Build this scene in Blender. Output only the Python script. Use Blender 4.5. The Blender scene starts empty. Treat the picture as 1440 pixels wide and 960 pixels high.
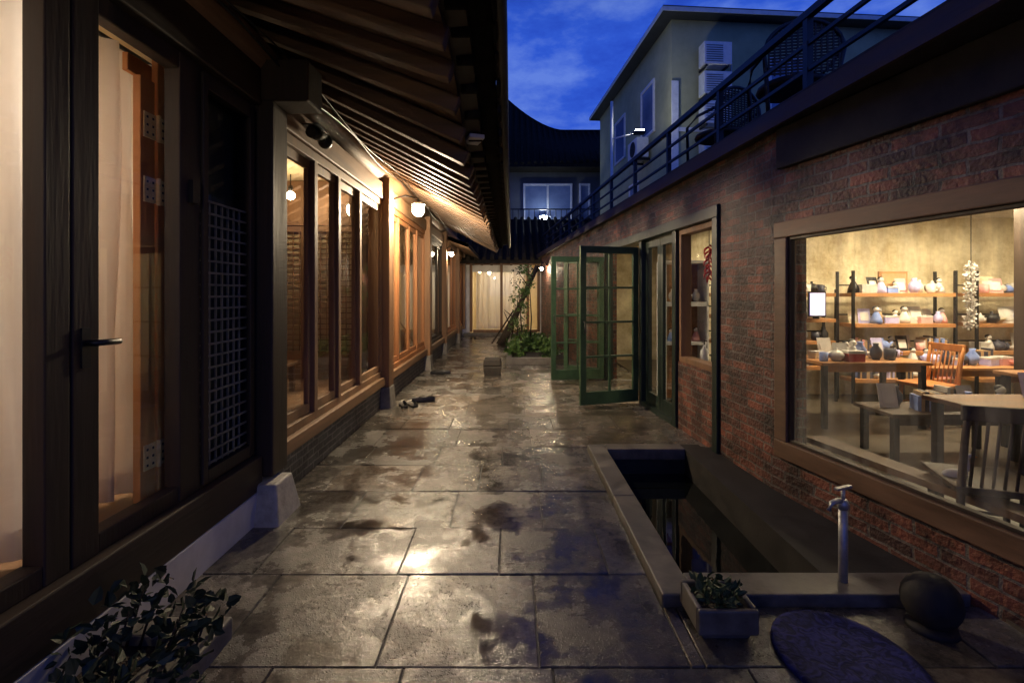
import bpy, bmesh, math, random
from mathutils import Matrix, Vector
R = random.Random(7)
scene = bpy.context.scene
F = 690.0; H = 1.5; VX = 720; VY = 412

# ------------------------------------------------------------------ materials
def newmat(name):
    m = bpy.data.materials.new(name); m.use_nodes = True
    nt = m.node_tree; b = nt.nodes['Principled BSDF']
    return m, nt, b
def nd(nt, t, **kw):
    n = nt.nodes.new(t)
    for k, v in kw.items():
        if k in n.inputs: n.inputs[k].default_value = v
        else: setattr(n, k, v)
    return n
def ramp(nt, fac, stops):
    r = nt.nodes.new('ShaderNodeValToRGB')
    e = r.color_ramp.elements
    while len(e) < len(stops): e.new(0.5)
    for i, (p, c) in enumerate(stops):
        e[i].position = p
        e[i].color = (c, c, c, 1) if isinstance(c, (int, float)) else (*c, 1)
    nt.links.new(fac, r.inputs[0]); return r
def coords(nt, scale=(1, 1, 1)):
    tc = nt.nodes.new('ShaderNodeTexCoord'); mp = nt.nodes.new('ShaderNodeMapping')
    mp.inputs['Scale'].default_value = scale
    nt.links.new(tc.outputs['Object'], mp.inputs[0]); return mp.outputs[0]
def bump(nt, b, h, strength=.3, dist=.01):
    n = nt.nodes.new('ShaderNodeBump'); n.inputs['Strength'].default_value = strength
    n.inputs['Distance'].default_value = dist
    nt.links.new(h, n.inputs['Height']); nt.links.new(n.outputs[0], b.inputs['Normal']); return n

def mottled(name, c1, c2, scale=4, rough=.6, rough2=None, bs=.3, bd=.005, stretch=(1, 1, 1), metallic=0, detail=6, spec=.5):
    m, nt, b = newmat(name)
    v = coords(nt, stretch)
    n = nd(nt, 'ShaderNodeTexNoise', Scale=scale, Detail=detail, Roughness=.65)
    nt.links.new(v, n.inputs['Vector'])
    r = ramp(nt, n.outputs['Fac'], [(.3, c1), (.7, c2)])
    nt.links.new(r.outputs[0], b.inputs['Base Color'])
    r2 = ramp(nt, n.outputs['Fac'], [(.3, rough), (.7, rough2 if rough2 is not None else rough)])
    nt.links.new(r2.outputs[0], b.inputs['Roughness'])
    b.inputs['Metallic'].default_value = metallic
    b.inputs['Specular IOR Level'].default_value = spec
    if bs > 0:
        n2 = nd(nt, 'ShaderNodeTexNoise', Scale=scale * 6, Detail=4)
        nt.links.new(v, n2.inputs['Vector'])
        bump(nt, b, n2.outputs['Fac'], bs, bd)
    return m
def wood(name, c1, c2, axis='z', rough=.5, scale=9):
    st = {'x': (.08, 1, 1), 'y': (1, .08, 1), 'z': (1, 1, .08)}[axis]
    return mottled(name, c1, c2, scale, rough, rough + .2, .4, .004, st, detail=7)

def brickmat(name, c1, c2, mortar, bw=.21, rh=.072, rough=.6, dirt=.6, ms=.008):
    m, nt, b = newmat(name)
    tc = nt.nodes.new('ShaderNodeTexCoord'); s = nt.nodes.new('ShaderNodeSeparateXYZ')
    nt.links.new(tc.outputs['Object'], s.inputs[0])
    a = nd(nt, 'ShaderNodeMath', operation='ADD'); nt.links.new(s.outputs[0], a.inputs[0]); nt.links.new(s.outputs[1], a.inputs[1])
    c = nt.nodes.new('ShaderNodeCombineXYZ'); nt.links.new(a.outputs[0], c.inputs[0]); nt.links.new(s.outputs[2], c.inputs[1])
    nw = nd(nt, 'ShaderNodeTexNoise', Scale=11.0, Detail=4); nt.links.new(tc.outputs['Object'], nw.inputs['Vector'])
    vm = nd(nt, 'ShaderNodeVectorMath', operation='MULTIPLY_ADD'); nt.links.new(nw.outputs['Color'], vm.inputs[0])
    vm.inputs[1].default_value = (.026, .022, 0); nt.links.new(c.outputs[0], vm.inputs[2])
    br = nt.nodes.new('ShaderNodeTexBrick')
    nt.links.new(vm.outputs[0], br.inputs['Vector'])
    br.inputs['Scale'].default_value = 1; br.inputs['Brick Width'].default_value = bw; br.inputs['Row Height'].default_value = rh
    br.inputs['Mortar Size'].default_value = ms; br.inputs['Mortar Smooth'].default_value = .25
    br.inputs['Color1'].default_value = (*c1, 1); br.inputs['Color2'].default_value = (*c2, 1); br.inputs['Mortar'].default_value = (*mortar, 1)
    n = nd(nt, 'ShaderNodeTexNoise', Scale=4.5, Detail=8, Roughness=.7); nt.links.new(tc.outputs['Object'], n.inputs['Vector'])
    r = ramp(nt, n.outputs['Fac'], [(.38, 1 - dirt), (.6, 1.0)])
    mx = nt.nodes.new('ShaderNodeMixRGB'); mx.blend_type = 'MULTIPLY'; mx.inputs[0].default_value = 1
    nt.links.new(br.outputs['Color'], mx.inputs[1]); nt.links.new(r.outputs[0], mx.inputs[2])
    nt.links.new(mx.outputs[0], b.inputs['Base Color'])
    b.inputs['Roughness'].default_value = rough
    n3 = nd(nt, 'ShaderNodeTexNoise', Scale=40.0, Detail=5); nt.links.new(tc.outputs['Object'], n3.inputs['Vector'])
    ma = nd(nt, 'ShaderNodeMath', operation='MULTIPLY_ADD'); nt.links.new(br.outputs['Fac'], ma.inputs[0]); ma.inputs[1].default_value = -1.2
    nt.links.new(n3.outputs['Fac'], ma.inputs[2])
    bump(nt, b, ma.outputs[0], 1.0, .014)
    return m
def emis(name, col, s):
    m, nt, b = newmat(name)
    b.inputs['Base Color'].default_value = (.8, .8, .8, 1)
    b.inputs['Emission Color'].default_value = (*col, 1); b.inputs['Emission Strength'].default_value = s
    return m
def glassmat(name, tint=(.93, .95, .94), refl=1.0, haze=0.0):
    m = bpy.data.materials.new(name); m.use_nodes = True; nt = m.node_tree
    nt.nodes.clear()
    out = nt.nodes.new('ShaderNodeOutputMaterial')
    t = nd(nt, 'ShaderNodeBsdfTransparent'); t.inputs[0].default_value = (*tint, 1)
    g = nd(nt, 'ShaderNodeBsdfGlossy'); g.inputs['Roughness'].default_value = .01
    g.inputs['Color'].default_value = (.9, .92, .95, 1)
    fr = nd(nt, 'ShaderNodeLayerWeight'); fr.inputs['Blend'].default_value = .5
    pw = nd(nt, 'ShaderNodeMath', operation='POWER'); nt.links.new(fr.outputs['Facing'], pw.inputs[0]); pw.inputs[1].default_value = 3.2
    mu = nd(nt, 'ShaderNodeMath', operation='MULTIPLY_ADD'); nt.links.new(pw.outputs[0], mu.inputs[0]); mu.inputs[1].default_value = refl * .9; mu.inputs[2].default_value = .05 * refl
    mx = nt.nodes.new('ShaderNodeMixShader')
    nt.links.new(mu.outputs[0], mx.inputs[0]); nt.links.new(t.outputs[0], mx.inputs[1]); nt.links.new(g.outputs[0], mx.inputs[2])
    last = mx.outputs[0]
    if haze > 0:
        d = nd(nt, 'ShaderNodeBsdfTranslucent'); d.inputs[0].default_value = (.8, .8, .75, 1)
        d2 = nd(nt, 'ShaderNodeBsdfDiffuse'); d2.inputs[0].default_value = (.7, .7, .68, 1)
        md = nt.nodes.new('ShaderNodeMixShader'); nt.links.new(d.outputs[0], md.inputs[1]); nt.links.new(d2.outputs[0], md.inputs[2])
        v = coords(nt, (5, 5, .5)); n = nd(nt, 'ShaderNodeTexNoise', Scale=2.4, Detail=7, Roughness=.65); nt.links.new(v, n.inputs['Vector'])
        r = ramp(nt, n.outputs['Fac'], [(.38, .01), (.75, haze)])
        m2 = nt.nodes.new('ShaderNodeMixShader'); nt.links.new(r.outputs[0], m2.inputs[0])
        nt.links.new(last, m2.inputs[1]); nt.links.new(md.outputs[0], m2.inputs[2]); last = m2.outputs[0]
    nt.links.new(last, out.inputs[0]); return m
def clothmat(name, col, trans=.5):
    m = bpy.data.materials.new(name); m.use_nodes = True; nt = m.node_tree; nt.nodes.clear()
    out = nt.nodes.new('ShaderNodeOutputMaterial')
    v = coords(nt, (1, 1, .25)); n = nd(nt, 'ShaderNodeTexNoise', Scale=6.0, Detail=5); nt.links.new(v, n.inputs['Vector'])
    r = ramp(nt, n.outputs['Fac'], [(.3, tuple(c * .86 for c in col)), (.7, col)])
    d = nd(nt, 'ShaderNodeBsdfDiffuse'); t = nd(nt, 'ShaderNodeBsdfTranslucent')
    nt.links.new(r.outputs[0], d.inputs[0]); nt.links.new(r.outputs[0], t.inputs[0])
    mx = nt.nodes.new('ShaderNodeMixShader'); mx.inputs[0].default_value = trans
    nt.links.new(d.outputs[0], mx.inputs[1]); nt.links.new(t.outputs[0], mx.inputs[2]); nt.links.new(mx.outputs[0], out.inputs[0])
    return m
def leafmat(name, c1, c2, ro=.45):
    m, nt, b = newmat(name)
    v = coords(nt); n = nd(nt, 'ShaderNodeTexNoise', Scale=14.0, Detail=3); nt.links.new(v, n.inputs['Vector'])
    r = ramp(nt, n.outputs['Fac'], [(.35, c1), (.65, c2)]); nt.links.new(r.outputs[0], b.inputs['Base Color'])
    b.inputs['Roughness'].default_value = ro
    return m

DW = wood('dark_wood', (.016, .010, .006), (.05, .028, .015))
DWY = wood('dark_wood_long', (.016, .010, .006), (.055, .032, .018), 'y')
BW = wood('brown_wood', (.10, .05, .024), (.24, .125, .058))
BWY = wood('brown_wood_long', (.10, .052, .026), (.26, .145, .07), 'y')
OW = wood('orange_wood', (.44, .15, .035), (.66, .27, .07))
OWY = wood('orange_wood_long', (.18, .072, .024), (.36, .15, .055), 'z')
RAF = wood('rafter_wood', (.05, .028, .016), (.16, .09, .045), 'x')
SOF = wood('soffit_boards', (.08, .05, .03), (.22, .14, .08), 'x', scale=14)
WW = wood('window_frame_wood', (.12, .068, .034), (.28, .16, .08), 'z')
WWY = wood('show_window_wood', (.08, .042, .02), (.20, .108, .055), 'y')
TBL = wood('table_wood', (.32, .14, .045), (.5, .24, .09), 'x')
BRICK = brickmat('red_brick', (.26, .08, .045), (.05, .023, .019), (.15, .128, .105), dirt=.82)
GBRICK = brickmat('grey_brick', (.09, .085, .08), (.04, .038, .038), (.2, .19, .18), .22, .06)
WHITE = mottled('white_plaster', (.55, .53, .5), (.8, .78, .75), 3, .8)
CREAM = mottled('cream_plaster', (.40, .32, .18), (.90, .82, .60), 2.6, .8, bs=.8, bd=.02)
PAPER = mottled('paper_wall', (.6, .48, .3), (.7, .58, .38), 5, .8)
STONE = mottled('granite', (.22, .21, .19), (.42, .4, .37), 14, .5, .7)
DSTONE = mottled('wet_rim_stone', (.035, .032, .028), (.15, .135, .115), 7, .28, .65)
MSTONE = mottled('mossy_dark_stone', (.018, .015, .012), (.055, .048, .038), 12, .6, .8)
BSTONE = mottled('black_stone', (.012, .011, .01), (.04, .037, .033), 7, .6, .85, spec=.25)
GRAN = mottled('footing_granite', (.26, .245, .215), (.5, .47, .42), 12, .6, bs=.6)
GRAN2 = mottled('weathered_footing', (.11, .10, .085), (.22, .205, .18), 10, .6)
TILE = mottled('roof_tile_dark', (.010, .009, .008), (.028, .025, .022), 6, .8, .95, spec=.08)
BLACK = mottled('black_metal', (.008, .008, .009), (.02, .02, .022), 20, .45, metallic=.2, bs=0)
GREEN = mottled('green_paint', (.015, .042, .022), (.04, .085, .042), 8, .35, .5)
DGREEN = mottled('dark_green_paint', (.006, .012, .009), (.014, .028, .019), 8, .35, .5)
BRASS = mottled('brass', (.72, .50, .20), (.92, .70, .34), 30, .4, metallic=0)
STEEL = mottled('galvanised_steel', (.3, .3, .3), (.5, .5, .48), 20, .45, metallic=.6)
WPLAS = mottled('white_painted', (.6, .6, .6), (.75, .75, .75), 8, .4, bs=0)
YEL = mottled('yellow_render', (.32, .31, .16), (.50, .48, .25), 1.2, .85, detail=9)
NAVY = mottled('roof_metal_navy', (.02, .022, .03), (.04, .045, .06), 3, .5)
GLASS = glassmat('window_glass')
GLASSH = glassmat('wet_window_glass', (.95, .96, .95), .9, .30)
GLASSD = glassmat('lattice_glass', (.8, .85, .8), .3)
CURT = clothmat('curtain_cloth', (.88, .81, .74), .5)
CURT2 = clothmat('beige_curtain_cloth', (.72, .60, .42), .55)
LEAF = leafmat('leaf_green', (.03, .075, .018), (.10, .19, .04))
LEAFD = leafmat('leaf_dark', (.008, .018, .008), (.024, .045, .017), .6)
BARK = mottled('bark', (.02, .014, .010), (.06, .042, .03), 12, .8, bs=.8, bd=.02)
FLOORW = wood('room_floor', (.16, .08, .035), (.28, .15, .07), 'y')
CONC = mottled('shop_floor', (.05, .04, .03), (.11, .09, .065), 4, .3, .5)
RED = mottled('red_fabric', (.4, .02, .02), (.6, .05, .04), 8, .6, bs=0)
CERA = mottled('ceramic', (.55, .53, .5), (.75, .73, .7), 6, .25, bs=0)
BLUEC = mottled('blue_card', (.12, .2, .55), (.3, .4, .75), 9, .6, bs=0)
PURP = mottled('lilac_card', (.4, .38, .75), (.6, .58, .9), 9, .6, bs=0)
PINK = mottled('pink_card', (.7, .3, .32), (.8, .45, .4), 9, .6, bs=0)
DARKB = mottled('dark_cover', (.02, .025, .05), (.06, .06, .09), 9, .5, bs=0)
KRAFT = mottled('kraft_paper', (.35, .22, .11), (.5, .34, .18), 9, .7, bs=0)
DGL = mottled('sky_painted_glass', (.10, .14, .24), (.22, .28, .42), .8, .1, bs=0)  # reflected sky is painted into the pane colour

# ------------------------------------------------------------------ builder
class Part:
    def __init__(s, obj, mat, bevel=0, smooth=False):
        s.o = obj; s.bm = bmesh.new(); s.mat = mat; s.bevel = bevel; s.smooth = smooth
    def V(s, p): return s.bm.verts.new(s.o.M @ Vector(p))
    def face(s, pts):
        return s.bm.faces.new([s.V(p) for p in pts])
    def hexa(s, v):
        for f in [(0, 3, 2, 1), (4, 5, 6, 7), (0, 1, 5, 4), (1, 2, 6, 5), (2, 3, 7, 6), (3, 0, 4, 7)]:
            s.bm.faces.new([v[i] for i in f])
        return s
    def box(s, x0, x1, y0, y1, z0, z1):
        return s.hexa([s.V(p) for p in [(x0, y0, z0), (x1, y0, z0), (x1, y1, z0), (x0, y1, z0), (x0, y0, z1), (x1, y0, z1), (x1, y1, z1), (x0, y1, z1)]])
    def frustum(s, cx, cy, z0, z1, wx0, wy0, wx1, wy1):
        v = []
        for z, wx, wy in ((z0, wx0, wy0), (z1, wx1, wy1)):
            v += [s.V((cx + a * wx / 2, cy + b * wy / 2, z)) for a, b in ((-1, -1), (1, -1), (1, 1), (-1, 1))]
        return s.hexa(v)
    def beam(s, p0, p1, w, h, up=(0, 0, 1)):
        p0 = Vector(p0); p1 = Vector(p1); d = (p1 - p0).normalized(); up = Vector(up)
        a = d.cross(up).normalized() * w / 2; b = a.cross(d).normalized() * h / 2
        return s.hexa([s.V(p) for p in (p0 - a - b, p0 + a - b, p0 + a + b, p0 - a + b, p1 - a - b, p1 + a - b, p1 + a + b, p1 - a + b)])
    def tube(s, pts, rad, seg=10, cap=True):
        pts = [Vector(p) for p in pts]; rings = []
        if not isinstance(rad, (list, tuple)): rad = [rad] * len(pts)
        for i, p in enumerate(pts):
            d = (pts[min(i + 1, len(pts) - 1)] - pts[max(i - 1, 0)]).normalized()
            u = Vector((0, 0, 1)) if abs(d.z) < .9 else Vector((0, 1, 0))
            a = d.cross(u).normalized(); b = a.cross(d)
            rings.append([s.V(p + (a * math.cos(t) + b * math.sin(t)) * rad[i]) for t in [2 * math.pi * k / seg for k in range(seg)]])
        for r0, r1 in zip(rings, rings[1:]):
            for k in range(seg):
                f = s.bm.faces.new([r0[k], r0[(k + 1) % seg], r1[(k + 1) % seg], r1[k]]); f.smooth = True
        if cap:
            s.bm.faces.new(rings[0][::-1]); s.bm.faces.new(rings[-1])
        return s
    def lathe(s, c, prof, seg=16, sx=1, sy=1):
        rings = []
        for r, z in prof:
            rings.append([s.V((c[0] + sx * r * math.cos(2 * math.pi * k / seg), c[1] + sy * r * math.sin(2 * math.pi * k / seg), c[2] + z)) for k in range(seg)])
        for r0, r1 in zip(rings, rings[1:]):
            for k in range(seg):
                f = s.bm.faces.new([r0[k], r0[(k + 1) % seg], r1[(k + 1) % seg], r1[k]]); f.smooth = True
        s.bm.faces.new(rings[0][::-1]); s.bm.faces.new(rings[-1])
        return s
    def ball(s, c, rx, ry=None, rz=None, seg=14):
        ry = ry or rx; rz = rz or rx
        prof = [(max(.01, math.sin(math.pi * i / 10)) , -math.cos(math.pi * i / 10) * rz) for i in range(11)]
        s.lathe(c, prof, seg, rx, ry); return s
    def leaves(s, c, rad, n, size, rng=R, up=.3):
        for _ in range(n):
            while True:
                p = Vector((rng.uniform(-1, 1), rng.uniform(-1, 1), rng.uniform(-1, 1)))
                if .15 < p.length < 1: break
            q = Vector((c[0] + p.x * rad[0], c[1] + p.y * rad[1], c[2] + p.z * rad[2]))
            d = Vector((rng.gauss(0, 1), rng.gauss(0, 1), rng.gauss(0, .6) + up)).normalized()
            sd = d.cross(Vector((rng.gauss(0, 1), rng.gauss(0, 1), rng.gauss(0, 1)))).normalized()
            L = size * rng.uniform(.6, 1.3); w = L * .33
            nrm = d.cross(sd) * L * .12
            a = s.V(q); b = s.V(q + d * L * .3 + sd * w + nrm); c2 = s.V(q + d * L * .7 + sd * w * .7 + nrm); e = s.V(q + d * L); f = s.V(q + d * L * .7 - sd * w * .7 + nrm); g_ = s.V(q + d * L * .3 - sd * w + nrm)
            s.bm.faces.new([a, b, c2, e]); s.bm.faces.new([a, e, f, g_])
        return s
class Obj:
    def __init__(s, name):
        s.name = name; s.parts = {}; s.M = Matrix.Identity(4)
    def __call__(s, pname, mat=None, bevel=0, smooth=False):
        if pname not in s.parts: s.parts[pname] = Part(s, mat, bevel, smooth)
        return s.parts[pname]
    def done(s):
        items = list(s.parts.items()); par = None
        if len(items) > 1:
            par = bpy.data.objects.new(s.name, None); scene.collection.objects.link(par)
        for n, p in items:
            me = bpy.data.meshes.new(n)
            bmesh.ops.recalc_face_normals(p.bm, faces=p.bm.faces)
            p.bm.to_mesh(me); p.bm.free(); me.materials.append(p.mat)
            ob = bpy.data.objects.new(n if par else s.name, me); scene.collection.objects.link(ob)
            if par: ob.parent = par
            if p.bevel:
                md = ob.modifiers.new('b', 'BEVEL'); md.width = p.bevel; md.segments = 2; md.limit_method = 'ANGLE'
        return par
def T(x, y, z=0, deg=0, rad=None):
    return Matrix.Translation((x, y, z)) @ Matrix.Rotation(rad if rad is not None else math.radians(deg), 4, 'Z')

# ------------------------------------------------------------------ ground & pavement
POOL = (.72, 1.60, 2.35, 4.69)
PX1 = 2.6
g = Obj('ground'); g('ground', mottled('soil', (.03, .028, .025), (.07, .065, .055), 1, .9)).face([(-300, -300, -.45), (300, -300, -.45), (300, 400, -.45), (-300, 400, -.45)]); g.done()

def subtract(r, h):
    x0, x1, y0, y1 = r; a0, a1, b0, b1 = h
    if x1 <= a0 or x0 >= a1 or y1 <= b0 or y0 >= b1: return [r]
    out = []
    if x0 < a0: out.append((x0, a0, y0, y1)); x0 = a0
    if x1 > a1: out.append((a1, x1, y0, y1)); x1 = a1
    if y0 < b0: out.append((x0, x1, y0, b0))
    if y1 > b1: out.append((x0, x1, b1, y1))
    return out
hole = (POOL[0], PX1, POOL[2], POOL[3])
rows = [-.2, .4, .95, 1.42, 1.97, 2.62, 3.14, 3.72, 4.28, 4.80, 5.42, 6.0, 6.65, 7.2, 7.9, 8.5, 9.2, 9.8, 10.5, 11.1, 11.8, 12.4, 13.1, 13.8, 14.5, 15.2, 15.9, 16.6, 17.3]
fixed = {4: [-1.9, -1.23, -.55, .11, .78, 1.3, 1.95, 2.6], 5: [-1.9, -1.39, -.61, -.07, .52, .72, 2.6], 6: [-1.9, -1.1, -.40, .20, .72, 2.6]}
slabs = []
for i in range(len(rows) - 1):
    y0, y1 = rows[i], rows[i + 1]
    if i in fixed: xs = fixed[i]
    else:
        xs = [-1.9]; x = -1.9 + R.uniform(.25, .8)
        while x < 2.4: xs.append(x); x += R.uniform(.48, .85)
        xs.append(2.6)
    for a, b in zip(xs, xs[1:]):
        slabs += subtract((a, b, y0, y1), hole)
vs = []; fs = []; cols = []
for (a, b, c, d) in slabs:
    if b - a < .04 or d - c < .04: continue
    gp = .003; a += gp; b -= gp; c += gp; d -= gp; bv = .004
    dz = R.uniform(-.002, .002); t = R.uniform(.5, 1.2); tx = R.uniform(-.003, .003); k = len(vs)
    vs += [(a, c, -.03), (b, c, -.03), (b, d, -.03), (a, d, -.03), (a, c, dz - bv), (b, c, dz - bv), (b, d, dz - bv), (a, d, dz - bv),
           (a + bv, c + bv, dz), (b - bv, c + bv, dz + tx), (b - bv, d - bv, dz + tx), (a + bv, d - bv, dz)]
    for q in ((0, 1, 5, 4), (1, 2, 6, 5), (2, 3, 7, 6), (3, 0, 4, 7), (4, 5, 9, 8), (5, 6, 10, 9), (6, 7, 11, 10), (7, 4, 8, 11), (8, 9, 10, 11)):
        fs.append([k + j for j in q])
    warm = R.uniform(-.02, .10)
    cols += [(t * (1 + warm), t, t * (1 - warm), 1)] * 12
me = bpy.data.meshes.new('stone_pavement'); me.from_pydata(vs, [], fs)
ca = me.color_attributes.new('tint', 'FLOAT_COLOR', 'POINT')
for i, c in enumerate(cols): ca.data[i].color = c
pm, nt, b = newmat('wet_stone_slabs')
v = coords(nt)
def noise(sc, de, ro=.6, **k):
    n = nd(nt, 'ShaderNodeTexNoise', Scale=sc, Detail=de, Roughness=ro, **k); nt.links.new(v, n.inputs['Vector']); return n.outputs['Fac']
n1 = noise(1.3, 9.0, .66); n2 = noise(5.0, 10.0, .74); n3 = noise(110.0, 3.0); n4 = noise(2.6, 8.0, .68); n5 = noise(24.0, 5.0, .7)
vor = nd(nt, 'ShaderNodeTexVoronoi', Scale=75.0); nt.links.new(v, vor.inputs['Vector'])
wet = ramp(nt, n1, [(.44, 1.0), (.64, 0.0)])
pud = ramp(nt, n4, [(.38, 1.0), (.54, 0.0)])
c0 = ramp(nt, n2, [(.30, (.065, .058, .048)), (.5, (.15, .135, .115)), (.68, (.28, .255, .22))])
at = nd(nt, 'ShaderNodeAttribute', attribute_name='tint')
def mul(a, b_):
    m = nt.nodes.new('ShaderNodeMixRGB'); m.blend_type = 'MULTIPLY'; m.inputs[0].default_value = 1
    nt.links.new(a, m.inputs[1]); nt.links.new(b_, m.inputs[2]); return m.outputs[0]
cc = mul(c0.outputs[0], at.outputs['Color'])
cc = mul(cc, ramp(nt, wet.outputs[0], [(0, 1.0), (1, .62)]).outputs[0])
cc = mul(cc, ramp(nt, pud.outputs[0], [(0, 1.0), (1, .75)]).outputs[0])
cc = mul(cc, ramp(nt, n5, [(.35, .65), (.6, 1.05)]).outputs[0])
nt.links.new(cc, b.inputs['Base Color'])
rr = ramp(nt, wet.outputs[0], [(0, .40), (1, .20)])
rm_ = nd(nt, 'ShaderNodeMath', operation='MULTIPLY'); rp = ramp(nt, pud.outputs[0], [(0, 1.0), (1, .28)])
nt.links.new(rr.outputs[0], rm_.inputs[0]); nt.links.new(rp.outputs[0], rm_.inputs[1]); nt.links.new(rm_.outputs[0], b.inputs['Roughness'])
drop = ramp(nt, vor.outputs['Distance'], [(0, 1.0), (.34, 0.0)])
dm = nd(nt, 'ShaderNodeMath', operation='MULTIPLY'); dmask = ramp(nt, n4, [(.44, 0.0), (.56, 1.0)])
nt.links.new(drop.outputs[0], dm.inputs[0]); nt.links.new(dmask.outputs[0], dm.inputs[1])
ad = nd(nt, 'ShaderNodeMath', operation='MULTIPLY_ADD'); nt.links.new(n3, ad.inputs[0]); ad.inputs[1].default_value = .35; nt.links.new(dm.outputs[0], ad.inputs[2])
ad2 = nd(nt, 'ShaderNodeMath', operation='MULTIPLY_ADD'); nt.links.new(n2, ad2.inputs[0]); ad2.inputs[1].default_value = 3.0; nt.links.new(ad.outputs[0], ad2.inputs[2])
bn = bump(nt, b, ad2.outputs[0], .35, .006)
bst = ramp(nt, pud.outputs[0], [(0, .5), (1, .16)]); nt.links.new(bst.outputs[0], bn.inputs['Strength'])
me.materials.append(pm); ob = bpy.data.objects.new('stone_pavement', me); scene.collection.objects.link(ob)

gr = Obj('pavement_bed'); gm = mottled('grout', (.02, .018, .016), (.05, .046, .04), 20, .5)
for (a, b_, c, d) in subtract((-2.2, 3.0, -1, 18), hole): gr('bed', gm).box(a, b_, c, d, -.3, -.009)
gr.done()

# pool
pl = Obj('ornamental_pool')
k = pl('rim', DSTONE, .008)
k.box(.72, .88, 2.35, 3.5, -.04, .06); k.box(.72, .88, 3.506, 4.69, -.04, .058)
k.box(.882, 1.60, 4.53, 4.69, -.04, .062); k.box(.882, 2.2, 2.35, 2.54, -.04, .058)
pl('side_wall', BSTONE).box(1.60, 1.78, 2.542, 4.69, -.35, .055)
pl('ledge', BSTONE).box(1.782, 2.5, 2.542, 4.69, -.35, .03)
w = pl('basin', mottled('basin_dark', (.006, .006, .006), (.02, .02, .018), 6, .4))
w.box(.72, .87, 2.35, 4.69, -.42, -.041); w.box(.872, 1.598, 4.54, 4.69, -.42, -.041); w.box(.872, 2.3, 2.35, 2.53, -.42, -.041); w.box(.72, 2.0, 2.35, 4.69, -.44, -.425)
wm, nt, b = newmat('dark_water'); b.inputs['Base Color'].default_value = (.003, .004, .004, 1); b.inputs['Roughness'].default_value = .02
b.inputs['IOR'].default_value = 1.33
nn = nd(nt, 'ShaderNodeTexNoise', Scale=5.0, Detail=2); nt.links.new(coords(nt), nn.inputs['Vector']); bump(nt, b, nn.outputs['Fac'], .08, .01)
pl('water', wm).face([(.87, 2.52, -.17), (1.60, 2.52, -.17), (1.60, 4.55, -.17), (.87, 4.55, -.17)])
pl.done()

# ------------------------------------------------------------------ left hanok house
h = Obj('hanok_house')
h('plaster_plinth', WHITE).box(-1.95, -1.655, -1.5, 3.20, -.05, .20)
h('sill_beam', DWY, .008).box(-1.95, -1.66, -1.5, 3.27, .202, .42)
h('brick_base', GBRICK).box(-1.95, -1.71, 3.5, 16.9, -.05, .30)
h('long_sill', BWY, .008).box(-1.95, -1.65, 3.52, 16.9, .302, .41)
h('footing_stone', GRAN, .014).frustum(-1.645, 3.32, -.03, .25, .30, .36, .21, .24)
st = h('far_footing_stones', GRAN2, .012)
for y in (6.52, 9.7, 12.1, 15.0):
    st.frustum(-1.70, y, -.03, .27, .26, .30, .21, .24)
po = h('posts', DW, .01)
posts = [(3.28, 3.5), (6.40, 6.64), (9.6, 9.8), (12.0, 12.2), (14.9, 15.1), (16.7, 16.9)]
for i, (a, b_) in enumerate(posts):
    p = po if i == 0 else h('lit_tone_posts', BW, .01)  # posts past the first get lighter wood, lamplight put into the colour
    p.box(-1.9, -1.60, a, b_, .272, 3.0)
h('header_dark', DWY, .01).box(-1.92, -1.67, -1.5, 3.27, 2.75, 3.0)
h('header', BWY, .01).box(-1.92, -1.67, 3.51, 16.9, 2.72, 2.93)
h('purlin', BWY).tube([(-1.78, -1.5, 3.1), (-1.78, 17, 3.1)], .15, 16)
h('upper_wall', DWY).box(-2.1, -1.9, -1.5, 17, 2.93, 3.6)
h('beam_end', DW, .012).box(-2.2, -1.36, 3.27, 3.52, 2.78, 3.06)
fr = h('front_door_frames', DW, .006)
for a, b_ in ((-.2, -.05), (.85, .97), (1.80, 1.905), (1.915, 2.04), (2.535, 2.70), (3.24, 3.275)):
    fr.box(-1.80, -1.715, a, b_, .42, 2.75)
for a, b_ in ((-.05, .85), (.97, 1.80), (2.04, 2.535), (2.70, 3.24)):
    fr.box(-1.795, -1.72, a, b_, .42, .50)
    fr.box(-1.795, -1.72, a, b_, 2.66, 2.75)
    gp_, gm_ = (('front_glass', GLASS) if b_ < 2.6 else ('lattice_glass', GLASSD))
    h(gp_, gm_).face([(-1.766, a, .5), (-1.766, b_, .5), (-1.766, b_, 2.66), (-1.766, a, 2.66)])
s2 = h('lattice_sash', DW, .004)
s2.box(-1.72, -1.70, 2.705, 2.75, .44, 2.72); s2.box(-1.72, -1.70, 3.19, 3.235, .44, 2.72); s2.box(-1.72, -1.70, 2.75, 3.19, .44, .51); s2.box(-1.72, -1.70, 2.75, 3.19, 2.64, 2.72)
lt = h('lattice_reflection_bars', mottled('painted_lattice_reflection', (.16, .15, .10), (.28, .26, .18), 8, .5))  # pale bars stand in for a lattice reflected in the pane
for i in range(1, 8): y = 2.72 + .5 * i / 8; lt.box(-1.762, -1.752, y - .006, y + .006, .5, 2.03)
for i in range(0, 23): z = .52 + i * .0685; lt.box(-1.751, -1.742, 2.72, 3.22, z - .006, z + .006)
h('lattice_backing', mottled('dark_interior_tone', (.02, .026, .021), (.05, .056, .042), 3, .5)).box(-1.86, -1.83, 2.72, 3.3, .42, 2.75)  # dark sheet stands in for the unlit interior behind the pane
o = h('inner_sash', OW, .004)
o.box(-1.91, -1.87, 2.47, 2.57, .44, 2.60); o.box(-1.90, -1.865, 2.585, 2.70, .44, 2.74)
o.box(-1.94, -1.911, 2.44, 2.70, 2.61, 2.70)
hg = h('brass_hinges', BRASS, .002)
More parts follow.
